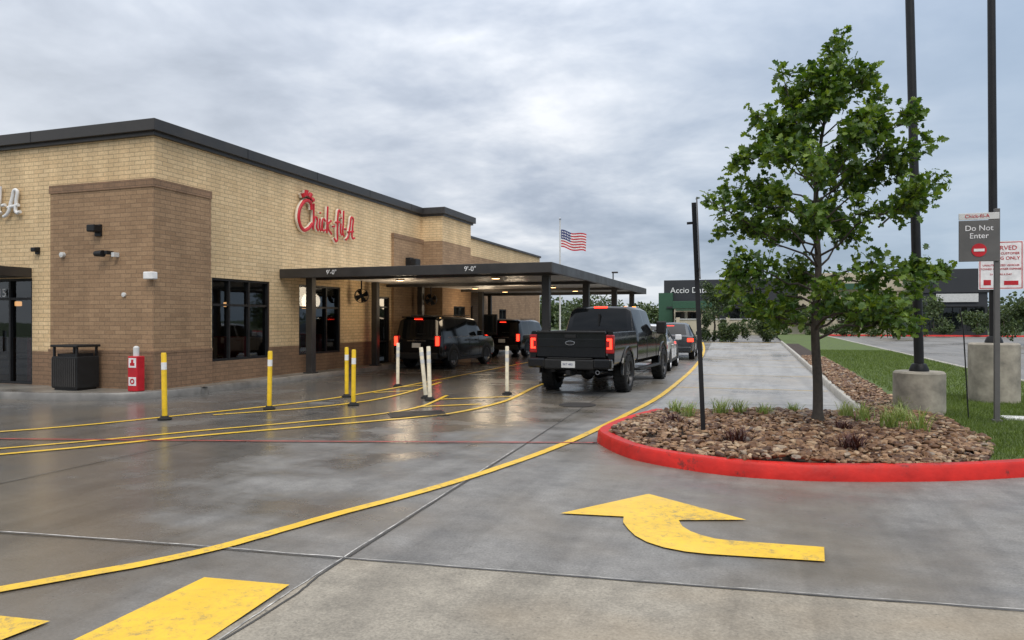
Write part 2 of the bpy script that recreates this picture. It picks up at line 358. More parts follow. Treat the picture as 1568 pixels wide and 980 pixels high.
def pip(px,py,poly):
    c=np.zeros(len(px),bool); n=len(poly); j=n-1
    for i in range(n):
        xi,yi=poly[i]; xj,yj=poly[j]
        k=((yi>py)!=(yj>py))&(px<(xj-xi)*(py-yi)/(yj-yi+1e-12)+xi); c^=k; j=i
    return c
def scatter(x0,x1,y0,y1,n,poly):
    x=RNG.uniform(x0,x1,n); y=RNG.uniform(y0,y1,n); k=pip(x,y,poly); return x[k],y[k]
def rocks(name,x,y,smin,smax,sub,z=.13):
    bm=bmesh.new(); bmesh.ops.create_icosphere(bm,subdivisions=sub,radius=1); bm.verts.ensure_lookup_table()
    V=np.array([v.co for v in bm.verts]); F=np.array([[v.index for v in f.verts] for f in bm.faces]); bm.free()
    n=len(x); k=len(V); s=smin+(smax-smin)*RNG.uniform(0,1,n)**1.7
    sc=np.stack([s*RNG.uniform(.8,1.7,n),s*RNG.uniform(.5,1.0,n),s*RNG.uniform(.35,.7,n)],1)
    W=V[None]*sc[:,None,:]*(1+RNG.normal(0,.12,(n,k,1)))
    a=RNG.uniform(0,6.28,n); b=RNG.normal(0,.5,n)
    ca,sa,cb,sb=np.cos(a)[:,None],np.sin(a)[:,None],np.cos(b)[:,None],np.sin(b)[:,None]
    X,Y,Z=W[...,0],W[...,1],W[...,2]; Y,Z=Y*cb-Z*sb,Y*sb+Z*cb; X,Y=X*ca-Y*sa,X*sa+Y*ca
    mound=.05*np.sin(x*2.1+1)*np.sin(y*1.7)
    W=np.stack([X+x[:,None],Y+y[:,None],Z+z+(RNG.uniform(0,.04,n)+np.maximum(mound,0))[:,None]],2).reshape(-1,3)
    FF=(F[None]+np.arange(n)[:,None,None]*k).reshape(-1,3)
    return mesh(name,W.tolist(),FF.tolist(),M['rock'],ISL,smooth=True,sharp=45)
x,y=scatter(-2.1,2.8,8,13.5,9500,bed); rocks('river_rock',x,y,.016,.058,2)
x,y=scatter(1.6,2.7,13.3,32,5500,bed); rocks('river_rock_strip',x,y,.022,.06,1)
def blades(name,x,y,h,w,mat,parent,z=.118,lean=.4,rng=RNG):
    n=len(x); a=rng.uniform(0,6.28,n); hh=h*rng.uniform(.5,1.2,n); l=rng.normal(0,lean,(n,2))*hh[:,None]
    p=np.stack([x,y,np.full(n,z)],1); d=np.stack([np.cos(a),np.sin(a),a*0],1)*w/2
    tip=p+np.stack([l[:,0],l[:,1],hh],1)
    V=np.stack([p-d,p+d,tip],1).reshape(-1,3); return mesh(name,V.tolist(),np.arange(3*n).reshape(n,3).tolist(),mat,parent)
lawn=[(2.45,9.2),(3.6,9.8),(4.7,11),(5.6,12.7),(6.2,15.5),(6.2,40),(2.62,40),(2.7,12)]
x,y=scatter(2.4,5.5,9,17,55000,lawn); blades('grass_near',x,y,.06,.007,M['blade'],ISL)
x,y=scatter(2.4,6.3,17,40,35000,lawn); blades('grass_mid',x,y,.07,.014,M['blade'],ISL)

def clump(name,x,y,h,n,mat,w=.014,spread=.9):
    V=[];F=[]
    for i in range(n):
        a=random.uniform(0,6.28); out=random.uniform(.25,spread)*h; hh=h*random.uniform(.6,1.1)
        bx=x+random.gauss(0,.05); by=y+random.gauss(0,.05); d=np.array((math.cos(a),math.sin(a),0)); s=np.array((-d[1],d[0],0))*w/2
        b=len(V)
        for k in range(5):
            t=k/4; p=np.array((bx,by,.12))+d*out*t**1.6+np.array((0,0,hh*(t*1.25-.45*t*t*t)))
            ww=(1-t*.9); V+= [tuple(p-s*ww),tuple(p+s*ww)]
        for k in range(4): F.append((b+2*k,b+2*k+1,b+2*k+3,b+2*k+2))
    return mesh(name,V,F,mat)
for (x,y,h) in ((-1.0,11.4,.34),(-1.25,11.9,.3),(-.55,12.0,.36),(-.25,12.1,.34),(.1,11.9,.3),(.55,12.55,.25),(1.5,11.9,.38),(1.75,11.2,.42),(2.05,10.9,.44),(1.3,12.3,.34),(2.0,11.9,.36),(2.3,13.4,.34)):
    clump('ornamental_grass',x,y,h,85,M['lily'])
for (x,y,h) in ((-1.15,10.6,.24),(-.25,9.3,.26),(1.05,9.2,.26),(1.1,10.8,.2)):
    clump('bronze_shrub',x,y,h,90,M['redplant'],.02,1.2)

# ---------------------------------------------------------------- oak tree
def oak():
    e=empty('oak_tree',(.845,11.6,.12)); rng=np.random.default_rng(5)
    Rt=np.array((.947,.321,0)); Fd=np.array((-.321,.947,0))
    zs=[1.3,1.6,2.0,2.6,3.2,3.8,4.2,4.6,5.0,5.35]; rl=[.8,1.15,1.25,1.3,1.4,1.2,1.0,.7,.35,.1]; rr=[.9,1.4,1.65,1.5,1.5,1.45,1.3,.95,.5,.2]
    paths=[];pos=[];dirs=[]
    def W(p): return Rt*p[0]+Fd*p[1]+np.array((0,0,p[2]))
    lead=[(0,0,-.1),(.0,0,.6),(-.03,.02,1.4),(.01,0,2.3),(-.03,.0,3.1),(.02,.02,3.9),(.14,0,4.7),(.28,0,5.4)]
    lead=catmull([W(p) for p in lead],5)
    paths.append((lead,[.078-.067*(p[2]+.1)/5.5+ (.03 if p[2]<.1 else 0) for p in lead]))
    def at(z): return min(lead,key=lambda p:abs(p[2]-z))
    def twig(b,dd,L,mn=14,mx_=27,sp=.06):
        e1=b+dd*L; mid=b+dd*L*.5+rng.normal(0,.02,3)
        paths.append(([b,mid,e1],[.006,.0045,.003])); m=int(rng.uniform(mn,mx_))
        pos.append(b+(e1-b)*rng.uniform(.3,1.05,m)[:,None]+rng.normal(0,sp,(m,3))); dirs.append(np.tile(dd*.9+np.array((0,0,-.15)),(m,1)))
    nl=56
    for i in range(nl):
        z0=1.3+ (i/(nl-1))**1.05*3.6; az=i*2.39996+rng.normal(0,.3); c=math.cos(az)
        rise=rng.uniform(.25,.7)*(1 if z0>2.2 else .35); zt=min(5.05,z0+rise)
        R=np.interp(zt,zs,rr) if c>0 else np.interp(zt,zs,rl)
        R*=rng.uniform(.64,1.03); d=Rt*c+Fd*math.sin(az)
        p0=at(z0); tip=np.array((p0[0],p0[1],0))*.6+d*R+np.array((0,0,zt))
        P=[p0]
        for k in range(1,6):
            t=k/5; P.append(p0+(tip-p0)*t+np.array((0,0,.16*math.sin(math.pi*t)*R*.5))+rng.normal(0,.04,3))
        r0=.026*(1-z0/8); paths.append((P,[r0*(1-.8*k/5) for k in range(6)]))
        nt=int(4+R*5.0)
        for j in range(nt):
            t=rng.uniform(.28,1)**.8 if j else 1.0; k=min(4,int(t*5)); b=P[k]+(P[k+1]-P[k])*(t*5-k)
            dd=(P[k+1]-P[k]); dd/=np.linalg.norm(dd); dd=dd+rng.normal(0,.5,3)+np.array((0,0,.35)); dd/=np.linalg.norm(dd)
            twig(b,dd,rng.uniform(.15,.36)*(1 if zt<4.4 else .75))
    for a,b,m in (((-.05,0,3.5),(-.52,0,5.15),11),((-.3,0,4.1),(-.9,0,4.55),7),((.2,0,5.0),(.34,0,5.62),6),((.14,0,4.5),(.05,0,5.2),5),((.3,0,3.7),(.95,.1,4.8),8),((1.1,0,1.8),(2.0,0,2.3),7),((-.9,0,1.9),(-1.3,0,2.3),5),((.9,0,2.9),(1.7,0,3.6),7),((.3,0,1.5),(1.2,0,1.55),7),((-.3,0,1.5),(-1.2,0,1.75),7),((-.6,0,2.7),(-1.5,0,3.25),6),((.6,0,1.7),(1.5,.2,1.45),6),((-.1,0,1.5),(.5,.3,1.75),6)):
        a,b=W(a),W(b); paths.append(([a,(a+b)/2+rng.normal(0,.03,3),b],[.015,.01,.004]))
        for k in range(m):
            q=a+(b-a)*(.3+.7*k/(m-1))
            for r in range(2):
                dd=rng.normal(0,.6,3)+np.array((0,0,.4)); dd/=np.linalg.norm(dd); twig(q,dd,rng.uniform(.1,.2),10,18,.05)
    tubes('trunk_and_limbs',paths,M['bark'],e)
    P_=np.concatenate(pos); D_=np.concatenate(dirs)
    leaves('crown',P_,rng.uniform(.07,.145,len(P_)),M['leaf'],e,OAK,.7,rng,D_)
oak()

def bushy(name,blobs,leaf,mat,trunks=(),dens=260,parent=None,shape=QUAD):
    e=parent or empty(name); pos=[]
    for (x,y,z,rx,ry,rz) in blobs:
        n=int(dens*max(rx,rz)**1.6); nsub=max(3,int(rx*5))
        for s in range(nsub):
            c=RNG.normal(size=3); c/=np.linalg.norm(c); c*=RNG.uniform(.35,.95); c=np.array((x,y,z))+c*np.array((rx,ry,rz))
            q=RNG.normal(size=(n//nsub+1,3)); q/=np.linalg.norm(q,axis=1)[:,None]; q*=RNG.uniform(.5,1,(len(q),1))*np.array((rx,ry,rz))*.42; pos.append(c+q)
    pos=np.concatenate(pos); pos=pos[pos[:,2]>.05]
    leaves('foliage',pos,RNG.uniform(.6,1.3,len(pos))*leaf,mat,e,shape,.4)
    if trunks: tubes('trunks',[([np.array((x,y,0.)),np.array((x+.1,y,h*.5)),np.array((x,y,h))],[r,r*.8,r*.5]) for x,y,h,r in trunks],M['bark'],e)
    return e
bushy('hedge',[(-3.4+i*.62+RNG.normal(0,.2),57.2+RNG.normal(0,.5),.8,.85,.8,.8+RNG.uniform(0,.35)) for i in range(9)],.15,M['leaf_dark'],dens=1000)
bushy('small_tree',[(-3.2,58,2.7,1.5,1.4,1.2),(-3.6,58,3.8,1.0,.9,.9),(-2.4,58,3.1,1.1,1,1)],.18,M['leaf_dark'],[(-3.2,58,2.4,.09)],560)
bushy('distant_tree_row',[(x,150+RNG.normal(0,8),RNG.uniform(1.5,3),RNG.uniform(4,7),3,RNG.uniform(2.2,4.4)) for x in np.linspace(-70,75,34)],.75,M['leaf_far'],dens=90)
bushy('myrtle_row',[(x,84+RNG.normal(0,1.5),2.0+RNG.uniform(-.5,.8),1.9,1.3,RNG.uniform(1.0,2.1)) for x in (5.5,8.5,12,14.6,17,20.9,23.2,26)],.28,M['leaf_far'],[(x,84,1.5,.07) for x in (8.5,12,14.6,17,20.9,23.2)],330)
bushy('shade_tree',[(17.3,56,2.4,1.7,1.7,1.6),(18.8,57,2.9,1.8,1.5,1.9),(16.2,56,1.6,1.2,1.2,1.2)],.22,M['leaf_dark'],[(17.6,56,2,.12)],460)
bushy('shade_tree',[(-13.5,62,2.4,2.2,2.0,1.7),(-11.6,62,2.2,1.7,1.7,1.4),(-15.6,63,2,1.8,1.8,1.4)],.24,M['leaf_far'],[(-13,62,2,.12),(-11.6,62,2,.1)],380)
bushy('shade_tree',[(11.5,72,2.4,1.7,1.5,1.4),(12.9,72.5,1.9,1.2,1.2,1.1)],.24,M['leaf_dark'],[(11.5,72,2,.1)],420)
bushy('hedge',[(1.5+i*1.4+RNG.normal(0,.5),80+RNG.normal(0,.6),.6,RNG.uniform(.6,1.2),.9,RNG.uniform(.4,1.0)) for i in range(15)],.2,M['leaf_dark'],dens=420)

# ---------------------------------------------------------------- wall helper
def wall(name,kind,c,a0,a1,z0,z1,openings,zmats,parent,depth=.12):
    A=sorted(set([a0,a1]+[o[0] for o in openings]+[o[1] for o in openings])); Zs=sorted(set([z0,z1]+[o[2] for o in openings]+[o[3] for o in openings]+[z for z,_ in zmats if z0<z<z1]))
    V=[];F=[];UV=[];MI=[]
    def p(a,n,z): return (c+n,a,z) if kind=='E' else (a,c-n,z)
    def q(pts,uv,mi):
        b=len(V); V.extend(pts); F.append(tuple(range(b,b+4))); UV.extend(uv); MI.append(mi)
    for i in range(len(A)-1):
        for j in range(len(Zs)-1):
            am,zm=(A[i]+A[i+1])/2,(Zs[j]+Zs[j+1])/2
            if any(o[0]<am<o[1] and o[2]<zm<o[3] for o in openings): continue
            mi=0
            for k,(z,_) in enumerate(zmats):
                if zm>z: mi=k
            q([p(A[i],0,Zs[j]),p(A[i+1],0,Zs[j]),p(A[i+1],0,Zs[j+1]),p(A[i],0,Zs[j+1])],[(A[i],Zs[j]),(A[i+1],Zs[j]),(A[i+1],Zs[j+1]),(A[i],Zs[j+1])],mi)
    for (b0,b1,y0,y1) in openings:
        for (s,t) in (((b0,y0),(b1,y0)),((b1,y0),(b1,y1)),((b1,y1),(b0,y1)),((b0,y1),(b0,y0))):
            q([p(s[0],0,s[1]),p(t[0],0,t[1]),p(t[0],-depth,t[1]),p(s[0],-depth,s[1])],[(0,0),(.1,0),(.1,.1),(0,.1)],0)
    return mesh(name,V,F,[m for _,m in zmats],parent,MI,uvs=UV)
def lb(kind,c,name,a0,a1,n0,n1,z0,z1,mat,parent,bevel=0):
    if kind=='E': return box(name,c+n0,c+n1,a0,a1,z0,z1,mat,parent,bevel)
    return box(name,a0,a1,c-n1,c-n0,z0,z1,mat,parent,bevel)
def window(kind,c,a0,a1,z0,z1,vs,hs,parent,door=False,clear=False):
    if clear:
        if kind=='E': v=[(c-.10,a0,z0),(c-.10,a1,z0),(c-.10,a1,z1),(c-.10,a0,z1)]
        else: v=[(a0,c+.10,z0),(a1,c+.10,z0),(a1,c+.10,z1),(a0,c+.10,z1)]
        mesh('glass',v,[(0,1,2,3)],M['clear_glass'],parent)
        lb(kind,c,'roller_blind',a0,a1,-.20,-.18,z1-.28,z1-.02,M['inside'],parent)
        n=max(2,int((a1-a0)/.8))
        for i in range(n):
            a=a0+(i+.5)*(a1-a0)/n
            lb(kind,c,'booth_back',a-.07,a+.07,-1.3,-.35,.1,1.22,M['booth'] if i%2 else M['wood'],parent,.02)
            lb(kind,c,'table',a+.12,a+.3,-1.2,-.4,.72,.76,M['wood'],parent)
            lb(kind,c,'pendant_lamp',a-.06,a+.06,-1.0,-.88,2.0,2.12,M['pendant'],parent,.02)
    else: lb(kind,c,'glass',a0+.01,a1-.01,-.115,-.10,z0+.01,z1-.01,M['glass'],parent)
    w=.055
    for (x,y) in ((a0,a0+w),(a1-w,a1)): lb(kind,c,'frame',x,y,-.098,-.02,z0,z1,M['black_metal'],parent)
    for (x,y) in ((z0,z0+w),(z1-w,z1)): lb(kind,c,'frame',a0+w,a1-w,-.098,-.021,x,y,M['black_metal'],parent)
    for v in vs: lb(kind,c,'mullion',a0+(a1-a0)*v-w/2,a0+(a1-a0)*v+w/2,-.098,-.03,z0+w,z1-w,M['black_metal'],parent)
    for h in hs: lb(kind,c,'transom',a0+w,a1-w,-.098,-.035,h-w/2,h+w/2,M['black_metal'],parent)
    if door: lb(kind,c,'handle',a0+(a1-a0)*.47,a0+(a1-a0)*.5,-.02,.02,.9,1.4,M['chrome'],parent)

B=empty('restaurant_building')
WX=-12.36; WY=12.37
zm=[(0,M['brick_base']),(.93,M['brick_light'])]
opE=[(14.12,16.28,.65,2.67),(17.6,19.75,.65,2.67),(22.15,22.95,.15,2.45)]
wall('east_wall','E',WX,WY,25.5,0.0,5.66,opE,zm,B)
window('E',WX,*opE[0],[.30,.64],[2.02],B,clear=True); window('E',WX,*opE[1],[.34,.67],[2.02],B,clear=True); window('E',WX,*opE[2],[],[.9,2.1],B,True)
opS=[(-18.2,-15.95,.15,2.62)]
wall('south_wall','S',WY,-30,WX,0.0,5.66,opS,zm,B)
window('S',WY,*opS[0],[.33,.66],[2.15],B,True,clear=True)
box('corner_pilaster',-15.26,-12.28,12.27,14.0,.9,4.52,M['brick_brown'],B)
box('pilaster_header',-15.28,-12.26,12.25,14.02,4.52,4.70,M['brick_base'],B)
box('pilaster_base',-15.28,-12.26,12.25,14.02,.0,.93,M['brick_base'],B)
box('base_cap',-15.29,-12.25,12.24,14.03,.93,.99,M['brick_base'],B)
lb('E',WX,'rear_pilaster',23.1,25.6,-.2,.1,.0,4.6,M['brick_brown'],B); lb('E',WX,'rear_header',23.08,25.6,-.2,.12,4.6,4.75,M['brick_base'],B)
zbay=[(0,M['brick_base']),(.93,M['brick_brown']),(4.7,M['brick_light'])]
wall('bay_front','S',25.5,WX,-11.45,0,5.66,[],zbay,B)
wall('bay_side','E',-11.45,25.5,28.4,0,5.66,[(26.6,27.8,1.0,2.2)],zbay,B)
window('E',-11.45,26.6,27.8,1.0,2.2,[.5],[],B)
wall('rear_east_wall','E',WX,28.4,41.6,0,5.36,[(30,30.9,.15,2.3),(34.5,35.6,1.1,2.2)],[(0,M['brick_base']),(.93,M['brick_brown']),(4.6,M['brick_light'])],B)
window('E',WX,30,30.9,.15,2.3,[],[1.1],B); window('E',WX,34.5,35.6,1.1,2.2,[.5],[],B)
wall('bay_back','S',28.4,WX,-11.45,0,5.66,[],zbay,B)
box('rear_wall',-30,WX,41.6,41.7,0,5.36,M['brick_light'],B)
box('roof_coping_main',-30.2,WX+.17,WY-.17,28.5,5.72,5.97,M['bronze'],B,.01)
box('coping_drip_main',-30.1,WX+.08,WY-.08,28.45,5.64,5.72,M['bronze'],B)
box('roof_coping_bay',WX+.171,-11.28,25.33,28.58,5.722,5.972,M['bronze'],B,.01)
box('coping_drip_bay',WX+.081,-11.37,25.42,28.49,5.642,5.72,M['bronze'],B)
box('roof_coping_rear',-30.1,WX+.08,28.6,41.75,5.36,5.47,M['bronze'],B,.01)
for y in np.arange(15.2,28,3.05): box('coping_seam',WX+.168,WX+.174,y,y+.02,5.72,5.968,M['black_metal'],B)
for x in np.arange(-28,-13,3.05): box('coping_seam',x,x+.02,WY-.174,WY-.168,5.72,5.968,M['black_metal'],B)
box('roof_deck',-30,WX-.05,WY+.05,41.5,5.1,5.3,M['bronze'],B)
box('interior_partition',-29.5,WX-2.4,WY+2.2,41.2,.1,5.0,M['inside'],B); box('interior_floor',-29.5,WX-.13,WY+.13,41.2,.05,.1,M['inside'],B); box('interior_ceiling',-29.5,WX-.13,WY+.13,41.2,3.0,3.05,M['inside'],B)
box('entrance_canopy',-19.5,-15.95,11.3,12.36,2.64,2.86,M['bronze'],B,.01)
txt('address_number','415',.28,(-16.95,WY-.03,2.28),(rad(90),0,0),M['white'],B)
def sconce(x,z,y=12.27,s=1):
    box('sconce_body',x-.08*s,x+.08*s,y-.05,y,z-.12*s,z+.12*s,M['black_metal'],B,.01)
    box('sconce_shade',x-.1*s,x+.1*s,y-.22*s,y-.05,z-.04*s,z+.1*s,M['black_metal'],B,.02)
sconce(-13.8,3.63,s=1.1)
box('camera_mount',-13.45,-13.38,12.08,12.27,3.08,3.16,M['black_metal'],B,.01); lathe('security_camera',[(.001,-.22),(.06,-.22),(.075,0),(.001,0)],M['black_metal'],B,(-13.5,12.1,3.1),'x',14)
box('camera_mount_b',-13.3,-13.22,12.12,12.27,3.02,3.12,M['plate'],B,.01)
sconce(-15.75,3.25,WY,.7)
lathe('siren_light',[(.001,-.08),(.06,-.07),(.06,0),(.001,.0)],M['plate'],B,(-14.85,12.27,3.12),'y',14)
lathe('outlet_cover',[(.001,-.05),(.05,-.04),(.05,0),(.001,.0)],M['plate'],B,(-13.08,12.27,2.2),'y',12)
box('corner_camera',-12.4,-12.16,12.1,12.27,2.52,2.68,M['white'],B,.02)
box('hose_bib_box',-12.75,-12.6,12.18,12.25,.42,.5,M['chrome'],B)
box('speaker',WX+.1,WX+.3,24.0,24.3,3.5,3.95,M['black_metal'],B,.02); box('speaker_horn',WX+.3,WX+.55,23.95,24.35,3.6,3.9,M['black_metal'],B,.03)
STR=[[(.74,.62),(.70,.80),(.52,.86),(.28,.72),(.12,.45),(.14,.18),(.34,.0),(.58,.06),(.78,.22)],
[(.86,.82),(.85,.45),(.82,.06)],[(.83,.22),(.94,.44),(1.03,.40),(1.01,.14),(1.10,.06)],
[(1.18,.42),(1.16,.16),(1.23,.06)],[(1.19,.58),(1.20,.61)],
[(1.47,.38),(1.38,.44),(1.29,.28),(1.33,.10),(1.47,.12)],
[(1.60,.84),(1.57,.45),(1.55,.04)],[(1.78,.44),(1.60,.25),(1.81,.03)],
[(1.87,.27),(1.98,.29)],
[(2.33,.74),(2.24,.82),(2.17,.66),(2.13,.15),(2.08,-.16),(1.96,-.08)],[(2.04,.42),(2.26,.45)],
[(2.34,.42),(2.32,.16),(2.38,.06)],[(2.35,.58),(2.36,.61)],
[(2.50,.84),(2.48,.45),(2.46,.12),(2.52,.05)],[(2.57,.27),(2.66,.29)],
[(2.62,-.06),(2.74,.02),(2.88,.40),(3.02,.70),(3.03,.35),(3.04,.04),(3.16,.06)],[(2.76,.20),(3.1,.26)]]
COMB=[[(.34,.94),(.29,1.03)],[(.47,.98),(.48,1.14)],[(.6,.95),(.70,1.07)],[(.72,.88),(.82,.93)]]
def logo(fmap,col,outline,name,parent,n0,lw=.030):
    for tag,mat in (('letters',col),('outline',outline)):
        if mat is None: continue
        for gi,(grp,r) in enumerate(((STR[:1],lw*1.55),(STR[1:],lw),(COMB,lw*2.2))):
            c=bpy.data.curves.new(name+'_'+tag,'CURVE'); c.dimensions='3D'; c.bevel_depth=r+(.017 if tag=='outline' else 0); c.bevel_resolution=2; c.use_fill_caps=True; c.materials.append(mat)
            n=n0-(.045 if tag=='outline' else 0)
            for st in grp:
                sp=c.splines.new('BEZIER'); sp.bezier_points.add(len(st)-1)
                for bp,(a,z) in zip(sp.bezier_points,st): bp.co=fmap(a,z,n); bp.handle_left_type='AUTO'; bp.handle_right_type='AUTO'
            link(bpy.data.objects.new(name+'_'+tag,c),parent)
logo(lambda a,z,n:(WX+n,17.3+a*.98,4.22+z*1.0),M['red_sign'],M['cream_edge'],'wall_sign',B,.12,.034)
logo(lambda a,z,n:(-19.32+a*.98,WY-n,4.12+z*.8),M['white'],None,'front_wall_sign',B,.08,.040)

# ---------------------------------------------------------------- drive-through canopy
C=empty('drive_through_canopy')
X0,X1,Y0,Y1=WX+.01,-4.65,16.7,32.3
box('fascia_front',X0,X1,Y0,Y0+.1,2.79,3.04,M['bronze'],C,.008)
box('fascia_side',X1-.1,X1,Y0+.101,Y1-.101,2.79,3.04,M['bronze'],C,.008)
box('fascia_back',X0,X1,Y1-.1,Y1,2.79,3.04,M['bronze'],C,.008)
box('roof_deck',X0,X1-.102,Y0+.102,Y1-.102,2.93,3.0,M['softfit'],C)
for i in range(38):
    x=X0+.3+i*.2
    if x<X1-.2: box('soffit_rib',x,x+.1,Y0+.11,Y1-.11,2.895,2.929,M['softfit'],C)
for y in (18.0,22.7,27.4,31.8): box('beam',X0+.05,X1-.12,y-.08,y+.08,2.80,2.893,M['bronze'],C)
def column(x,y,z0=0,w=.1):
    box('column',x-w,x+w,y-w,y+w,z0,2.89,M['bronze'],C,.008); box('base_plate',x-w-.05,x+w+.05,y-w-.05,y+w+.05,z0,z0+.04,M['bronze'],C)
for y in (17.55,21.2,24.6): column(-11.93,y,.146)
column(-11.2,28.95); column(-11.97,32.1,.146,.08)
for y in (18.15,22.8,27.6,31.7): column(-5.2,y,0)
txt('clearance_text',"9'-0\"",.17,(-10.72,Y0-.006,2.915),(rad(90),0,0),M['white'],C,.003)
txt('clearance_text',"9'-0\"",.17,(-6.75,Y0-.006,2.915),(rad(90),0,0),M['white'],C,.003)
for x in (-10.3,-7.2):
    for y in (19.8,23.6,26.0,29.5):
        lathe('downlight',[(.001,-.03),(.12,-.03),(.14,0.0),(.14,.03)],[M['lamp_on'],M['bronze']],C,(x,y,2.88),'z',16,mi=[0,1,1])
for x,y in ((-10.6,20.6),(-8.2,24.6),(-10.3,27.0)):
    l=bpy.data.lights.new('downlight_lamp','POINT'); l.energy=38; l.color=(1,.80,.56); l.shadow_soft_size=.35
    lo=bpy.data.objects.new('downlight_lamp',l); lo.location=(x,y,2.40); link(lo,C)
def fan(x,y,z,rz=0):
    F=empty('wall_fan',(x,y,z),rz); F.scale=(.7,.7,.7)
    lathe('ring',[(.30,-.1),(.32,-.1),(.32,.1),(.30,.1)],M['black_metal'],F,(0,0,0),'y',24)
    lathe('motor',[(.001,-.09),(.09,-.08),(.09,.12),(.001,.12)],M['black_metal'],F,(0,0,0),'y',12)
    for k in range(4):
        a=k*math.pi/2+.4; c,s=math.cos(a),math.sin(a)
        mesh('blade',[(.05*c-.06*s,.03,.05*s+.06*c),(.28*c-.12*s,.05,.28*s+.12*c),(.28*c+.12*s,-.05,.28*s-.12*c),(.05*c+.06*s,-.03,.05*s-.06*c)],[(0,1,2,3)],M['black_metal'],F)
    for k in range(3): lathe('guard',[(.09+k*.07,-.1),(.1+k*.07,-.105),(.1+k*.07,-.095),(.09+k*.07,-.1)],M['black_metal'],F,(0,0,0),'y',20)
    box('bracket',-.03,.03,-.03,.03,.3,.7,M['black_metal'],F)
fan(-11.95,20.35,2.42,rad(20)); fan(-11.7,25.0,2.42,rad(15))
O=empty('order_screen',(-11.0,29.6,0)); box('post',-.04,.04,-.04,.04,0,1.4,M['black_metal'],O); box('housing',-.3,.3,-.06,.06,1.0,1.9,M['black_metal'],O,.02); box('screen',-.26,.26,-.066,-.06,1.1,1.85,M['glass'],O)

# ---------------------------------------------------------------- street furniture
def bollard(x,y,h,mat,lean=(0,0)):
    e=empty('flexible_bollard',(x,y,0)); e.rotation_euler=(lean[0],lean[1],0)
    lathe('base',[(.001,0),(.11,0),(.11,.025),(.07,.05),(.05,.07)],M['rubber'],e,seg=20)
    lathe('post',[(.042,.05),(.042,h-.02),(.034,h),(.001,h)],mat,e,seg=16)
    if mat==M['poly_white']:
        for z in (h-.18,h-.34): lathe('band',[(.0435,z),(.0435,z+.08)],M['plate'],e,seg=16)
    else: lathe('band',[(.0435,h-.28),(.0435,h-.16)],M['white'],e,seg=16)
for (x,y,h,m,l) in ((-9.27,9.5,1.11,'poly_yellow',(0,-.02)),(-8.53,11.23,1.08,'poly_yellow',(0,.02)),(-8.32,13.55,1.07,'poly_yellow',(0,0)),(-7.38,12.26,1.08,'poly_yellow',(0,.01)),(-8.44,16.1,1.08,'poly_white',(0,.01)),(-6.62,13.9,1.08,'poly_white',(.02,-.10)),(-6.37,13.56,1.11,'poly_white',(0,-.03)),(-5.26,15.2,1.07,'poly_white',(0,0))):
    bollard(x,y,h,M[m],l)

T=empty('litter_bin',(-14.0,11.85,.15))
box('body',-.36,.36,-.28,.28,.04,.72,M['plastic'],T,.02); box('plinth',-.32,.32,-.24,.24,0,.04,M['black_metal'],T)
for i in range(12): box('slat',-.34+i*.058,-.31+i*.058,-.295,-.281,.08,.68,M['bronze'],T)
for sx in (-.34,.30):
    for sy in (-.26,.22): box('top_post',sx,sx+.04,sy,sy+.04,.72,.92,M['black_metal'],T)
box('lid',-.38,.38,-.3,.3,.92,.97,M['plastic'],T,.015); box('inner_liner',-.28,.28,-.2,.2,.72,.78,M['black_metal'],T)

Fh=empty('fire_hose_cabinet',(-12.42,11.95,.15))
box('cabinet',-.13,.13,-.1,.1,0,.74,M['red_sign'],Fh,.015); box('label',-.10,.10,-.104,-.1,.50,.70,M['white'],Fh); box('label_mark',-.06,.06,-.107,-.104,.54,.60,M['red_sign'],Fh); box('label_mark',-.03,.03,-.107,-.104,.6,.67,M['red_sign'],Fh)
box('label_lower',-.10,.10,-.104,-.1,.12,.30,M['white'],Fh); lathe('label_ring',[(.03,-.107),(.06,-.108),(.06,-.104)],M['red_sign'],Fh,(0,0,.21),'y',16)
lathe('cap',[(.001,.74),(.06,.74),(.06,.92),(.03,.95),(.001,.95)],M['plate'],Fh,seg=16)

def lamp(x,y,ph,pr,lean,H=9.0):
    e=empty('street_lamp',(x,y,.1))
    lathe('pedestal',[(.001,0),(pr,0),(pr,ph-.03),(pr-.03,ph),(.001,ph)],M['conc'],e,seg=32)
    lathe('flange',[(.001,ph),(.15,ph),(.15,ph+.03),(.11,ph+.12),(.08,ph+.13)],M['black_metal'],e,seg=20)
    n=8; P=[np.array((lean[0]*t,lean[1]*t,ph+.1+(H-ph)*t)) for t in np.linspace(0,1,n)]
    tubes('pole',[(P,[.075-.01*i/7 for i in range(n)])],M['black_metal'],e,16)
    tx,ty=lean; box('arm',tx-.04,tx+.04,ty,ty+.7,H,H+.08,M['bronze'],e); box('lamp_head',tx-.17,tx+.17,ty+.6,ty+1.2,H-.02,H+.1,M['bronze'],e,.03); box('lens',tx-.14,tx+.14,ty+.65,ty+1.15,H-.03,H-.02,M['plate'],e)
    return e
lamp(2.55,13.6,.70,.39,(-.2,-.06)); lamp(4.22,15.84,1.12,.42,(-.05,0))
PS=empty('parking_sign',(4.3,15.73,0)); R90=(rad(90),0,0)
box('panel',-.36,.36,-.012,0,2.22,3.12,M['panel_white'],PS)
for a in ((-.345,.345,3.09,3.105),(-.345,.345,2.235,2.25)): box('border',a[0],a[1],-.0135,-.012,a[2],a[3],M['red_sign'],PS)
for a in ((-.345,-.33),(.33,.345)): box('border',a[0],a[1],-.0135,-.012,2.25,3.09,M['red_sign'],PS)
